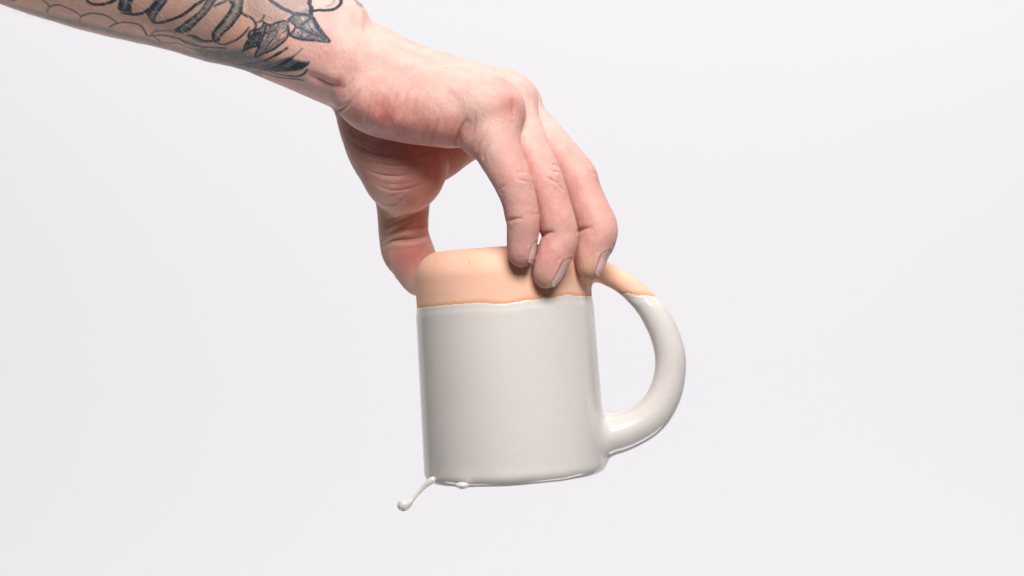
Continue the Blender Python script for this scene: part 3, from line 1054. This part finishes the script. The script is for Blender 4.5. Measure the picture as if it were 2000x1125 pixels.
# blades at the wrist
ink_line([(561, 94), (545, 104), (530, 112), (515, 119), (500, 123), (485, 125), (468, 126)], 3, 0.72)
ink_line([(548, 102), (538, 108)], 4.5, 0.8)
ink_poly([(577, 105), (570, 112), (562, 114), (550, 121), (538, 127), (524, 133), (530, 137), (550, 131), (562, 124), (572, 115)], 0.86, 1.2)
ink_line([(590, 95), (582, 103), (574, 110)], 2, 0.5)
ink_poly([(606, 119.5), (598, 122.5), (585, 120.5), (575, 124), (565, 130), (550, 130), (530, 133), (518, 133), (512, 137), (540, 140), (560, 139.5), (580, 138), (592, 134), (601, 128)], 0.92, 1.2)
ink_poly([(495, 128), (520, 128), (545, 126), (560, 132), (545, 140), (520, 138)], 0.55, 3)
ink_line([(478, 127), (500, 133), (520, 137.5), (540, 144), (560, 148), (580, 149), (592, 145), (600, 136)], 3, 0.62)
ink_line([(498, 140), (520, 144), (540, 150), (560, 153), (580, 154.5), (592, 157)], 3, 0.55)
ink_poly([(498, 129), (530, 122), (560, 112), (577, 106), (573, 116), (590, 119), (606, 120), (600, 130), (590, 137), (560, 141), (520, 138)], 0.55, 3)
# light flecks where fine hairs lie over the ink
for k_ in range(190):
    c_ = np.array([rng.uniform(225, 665), rng.uniform(-5, 110)])
    an_ = rng.normal(0.35, 0.5); ln_ = rng.uniform(2.0, 4.5)
    dv_ = np.array([math.cos(an_), math.sin(an_)]) * ln_
    ink_fade([tuple(c_ - dv_), tuple(c_ + dv_)], 1.0, rng.uniform(0.3, 0.6), 1.0)
# ink settles unevenly in the skin
ink *= np.clip(0.98 + 0.30 * vnoise(V, 0.75, 5) + 0.20 * vnoise(V, 3.0, 6), 0, 1.12)
ink = np.clip(ink * 1.22, 0, 1)

# ---- skin colour: pale base, flushed and blanched areas, some shade painted in
base = np.array([0.72, 0.475, 0.412])
flush_and_shade = np.array([0.585, 0.215, 0.185])  # skin redness, darkened so the palm's shade is painted in with it
sallow = np.array([0.70, 0.46, 0.26])
tan_and_shade = np.array([0.60, 0.355, 0.255])  # forearm tan, lowered to paint in the arm's shading
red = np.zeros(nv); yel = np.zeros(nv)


def blob(arr, x, y, r, a):
    p, _ = hit(x, y)
    if p is None:
        return
    ids = near(p[None], 2.6 * r)
    d = np.linalg.norm(V[ids] - p, axis=1)
    arr[ids] = np.maximum(arr[ids], a * np.exp(-(d / r) ** 2))


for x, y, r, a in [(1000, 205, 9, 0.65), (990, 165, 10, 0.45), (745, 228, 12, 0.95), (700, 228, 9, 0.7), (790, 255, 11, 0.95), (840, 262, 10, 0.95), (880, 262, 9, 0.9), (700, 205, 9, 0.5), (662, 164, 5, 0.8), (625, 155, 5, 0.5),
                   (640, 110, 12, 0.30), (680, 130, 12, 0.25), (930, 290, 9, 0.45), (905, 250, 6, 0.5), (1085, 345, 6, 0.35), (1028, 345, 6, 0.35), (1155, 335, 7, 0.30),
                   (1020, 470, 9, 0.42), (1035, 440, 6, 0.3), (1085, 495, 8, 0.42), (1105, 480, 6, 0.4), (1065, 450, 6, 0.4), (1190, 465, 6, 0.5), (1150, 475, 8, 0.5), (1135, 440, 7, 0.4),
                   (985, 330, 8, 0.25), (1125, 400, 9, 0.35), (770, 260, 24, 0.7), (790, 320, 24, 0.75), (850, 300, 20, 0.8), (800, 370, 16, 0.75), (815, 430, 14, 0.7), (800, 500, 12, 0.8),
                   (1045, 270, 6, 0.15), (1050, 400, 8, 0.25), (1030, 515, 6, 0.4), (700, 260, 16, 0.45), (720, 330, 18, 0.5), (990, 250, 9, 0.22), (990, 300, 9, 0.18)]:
    blob(red, x, y, r, a)  # strong blobs on palm, thumb and heel also paint their shade
for x, y, r, a in [(1150, 532, 5.5, 0.9), (1075, 556, 4.0, 0.6), (805, 548, 6.5, 0.4), (755, 420, 9, 0.55), (740, 385, 8, 0.4), (690, 300, 10, 0.3)]:
    blob(yel, x, y, r, a)
armt = smooth(640, 480, PX[:, 0])
red = np.maximum(red, 0.44 * smooth(215, 330, PX[:, 1]) * smooth(940, 990, PX[:, 0]))
C = base[None] * np.ones((nv, 1))
C = C + (tan_and_shade - base) * (0.9 * armt)[:, None]
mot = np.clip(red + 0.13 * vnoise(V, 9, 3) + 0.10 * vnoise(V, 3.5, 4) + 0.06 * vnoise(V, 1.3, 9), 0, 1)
C = C + (flush_and_shade - C) * mot[:, None]
C = C + (sallow - C) * yel[:, None]
inkc = np.array([0.022, 0.027, 0.042])
tr = np.clip(1 - ink[:, None] * 0.97, 0.001, 1) ** np.array([1.40, 1.08, 0.92])      # blue-black ink under the skin
C = C * tr + inkc * (1 - tr)

ORG = ARM_A.copy()
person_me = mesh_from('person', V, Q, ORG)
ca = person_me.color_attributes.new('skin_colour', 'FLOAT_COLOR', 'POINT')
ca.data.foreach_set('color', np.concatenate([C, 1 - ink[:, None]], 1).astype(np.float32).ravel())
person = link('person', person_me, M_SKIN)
person.location = ORG * 0.001
person['label'] = 'tattooed bare forearm and hand reaching down, fingertips gripping the upturned mug'
person['category'] = 'person'
print('skin', round(time.time() - T0, 1))

# ---- fingernails laid on the finished skin
tipq = Q[(PX[Q[:, 0], 0] > 740) & (PX[Q[:, 0], 1] > 430)]
uq, iq = np.unique(tipq, return_inverse=True)
bvh = BVHTree.FromPolygons(V[uq].tolist(), iq.reshape(-1, 4).tolist())


def nail(base_, tip, nrm, wid, col_bed=(0.73, 0.465, 0.43), over=0.5, span=0.84):
    """base_, tip: points on the finger's axis (mm); nrm: outward normal; wid: half width"""
    T = tip - base_; L = np.linalg.norm(T); T = T / L
    n = nrm - T * (nrm @ T); n /= np.linalg.norm(n)
    Bn = np.cross(T, n)
    nu, nvv = 15, 19
    top = np.zeros((nvv, nu, 3)); cols = []
    for j in range(nvv):
        v = j / (nvv - 1)
        for i in range(nu):
            uu = (i / (nu - 1)) * 2 - 1
            # rounded cuticle end, gently rounded free edge
            cut = 0.20 * L * uu * uu if v < 0.5 else 0
            vv = v * L
            start = 0.22 * L * uu * uu
            end = L * (1.0 - 0.10 * uu * uu) + over
            s_ = start + (end - start) * v
            ang = uu * span
            w_ = wid * (0.90 + 0.10 * math.sin(min(v * 1.4, 1) * math.pi / 2))
            d_ = (math.sin(ang) * Bn + math.cos(ang) * n)
            o = base_ + T * s_ + d_ * 30 * 0
            r = bvh.ray_cast(Vector(base_ + T * min(s_, L * 0.97)), Vector(d_))
            if r[0] is None:
                rad = wid
            else:
                rad = r[3]
            top[j, i] = (s_, ang, rad)
    R = np.median(top[:, nu // 3: 2 * nu // 3 + 1, 2])
    Vn = np.zeros((nvv, nu, 3))
    for j in range(nvv):
        v = j / (nvv - 1)
        for i in range(nu):
            uu = (i / (nu - 1)) * 2 - 1
            s_, ang, rad = top[j, i]
            d_ = math.sin(ang) * Bn + math.cos(ang) * n
            lift = 0.30 - 0.45 * abs(uu) ** 5 - 0.35 * max(0, 1 - v * 9)
            rr = 0.6 * rad + 0.4 * min(R, rad + 0.6)
            Vn[j, i] = base_ + T * s_ + d_ * (max(rr, rad - 0.15) + lift)
    bed = np.array(col_bed)
    cc = np.zeros((nvv, nu, 3))
    for j in range(nvv):
        v = j / (nvv - 1)
        for i in range(nu):
            uu = (i / (nu - 1)) * 2 - 1
            c = bed.copy()
            lun = max(0, 1 - v * 5)
            c = c + (np.array([0.80, 0.66, 0.60]) - c) * lun * 0.6
            fe = float(smooth(0.89, 0.95, np.array(v + 0.03 * uu * uu)))
            c = c + (np.array([0.82, 0.68, 0.54]) - c) * fe * 0.7
            cc[j, i] = c
    bot = Vn.copy()
    for j in range(nvv):
        for i in range(nu):
            ang = top[j, i, 1]
            bot[j, i] -= (math.sin(ang) * Bn + math.cos(ang) * n) * 0.45
    VV = np.concatenate([Vn.reshape(-1, 3), bot.reshape(-1, 3)])
    CC = np.concatenate([cc.reshape(-1, 3)] * 2)
    q = []
    m = nu * nvv
    for j in range(nvv - 1):
        for i in range(nu - 1):
            a = j * nu + i
            q.append((a, a + 1, a + nu + 1, a + nu))
            q.append((m + a, m + a + nu, m + a + nu + 1, m + a + 1))
    for i in range(nu - 1):
        a = i; q.append((a + 1, a, m + a, m + a + 1))
        a = (nvv - 1) * nu + i; q.append((a, a + 1, m + a + 1, m + a))
    for j in range(nvv - 1):
        a = j * nu; q.append((a, a + nu, m + a + nu, m + a))
        a = j * nu + nu - 1; q.append((a + nu, a, m + a, m + a + nu))
    me = mesh_from('fingernail', VV, np.array(q), ORG)
    me.flip_normals() if False else None
    c_ = me.color_attributes.new('nail_colour', 'FLOAT_COLOR', 'POINT')
    c_.data.foreach_set('color', np.concatenate([CC, np.ones((len(CC), 1))], 1).astype(np.float32).ravel())
    return link('fingernail', me, M_NAIL, person)


for (b0, t0, n0), wd, sp in zip(NAILS, (4.6, 5.6, 5.6, 5.4, 6.8), SPANS):
    nail(b0, t0, n0, wd, span=sp)

# ---- fine hairs on the arm and wrist
hv, hf = [], []


def hair(p, n, d, L, r=0.04):
    b0 = len(hv)
    side = np.cross(d, n); side /= np.linalg.norm(side) + 1e-9
    segs = 4
    for k in range(segs + 1):
        t = k / segs
        c = p + d * L * t + n * (L * 0.55 * (t - 0.62 * t * t)) + side * L * 0.1 * t * t
        rr = r * (1 - 0.75 * t)
        for a in range(3):
            an = a * 2.094
            hv.append(c + (side * math.cos(an) + n * math.sin(an)) * rr)
    for k in range(segs):
        for a in range(3):
            a2 = (a + 1) % 3
            hf.append((b0 + k * 3 + a, b0 + k * 3 + a2, b0 + k * 3 + 3 + a2, b0 + k * 3 + 3 + a))


PXn = to_px(V)
cand = np.where((PXn[:, 0] > -60) & (PXn[:, 0] < 640) & (PXn[:, 1] < 140))[0]
Nn = normals(V, Q)
armdir = np.array([0.80, 0, -0.6])
for i in rng.choice(cand, 900, replace=False):
    if PXn[i, 1] > 40 + (PXn[i, 0]) * 0.1 and rng.random() < 0.7:
        continue
    n = Nn[i]
    d = armdir + rng.normal(0, 0.35, 3); d -= n * (d @ n); d /= np.linalg.norm(d)
    hair(V[i], n, d, rng.uniform(2.5, 6.5))
cand = np.where((PXn[:, 0] > 640) & (PXn[:, 0] < 880) & (Nn[:, 2] > 0.75))[0]
for i in rng.choice(cand, 220, replace=False):
    n = Nn[i]
    d = np.array([0.85, -0.2, -0.2]) + rng.normal(0, 0.3, 3); d -= n * (d @ n); d /= np.linalg.norm(d)
    hair(V[i], n, d, rng.uniform(2, 5.5), 0.03)
ho = link('arm_hair', mesh_from('arm_hair', np.array(hv), np.array(hf), ORG), M_HAIR, person)
ho['kind'] = 'stuff'
print('done', round(time.time() - T0, 1))
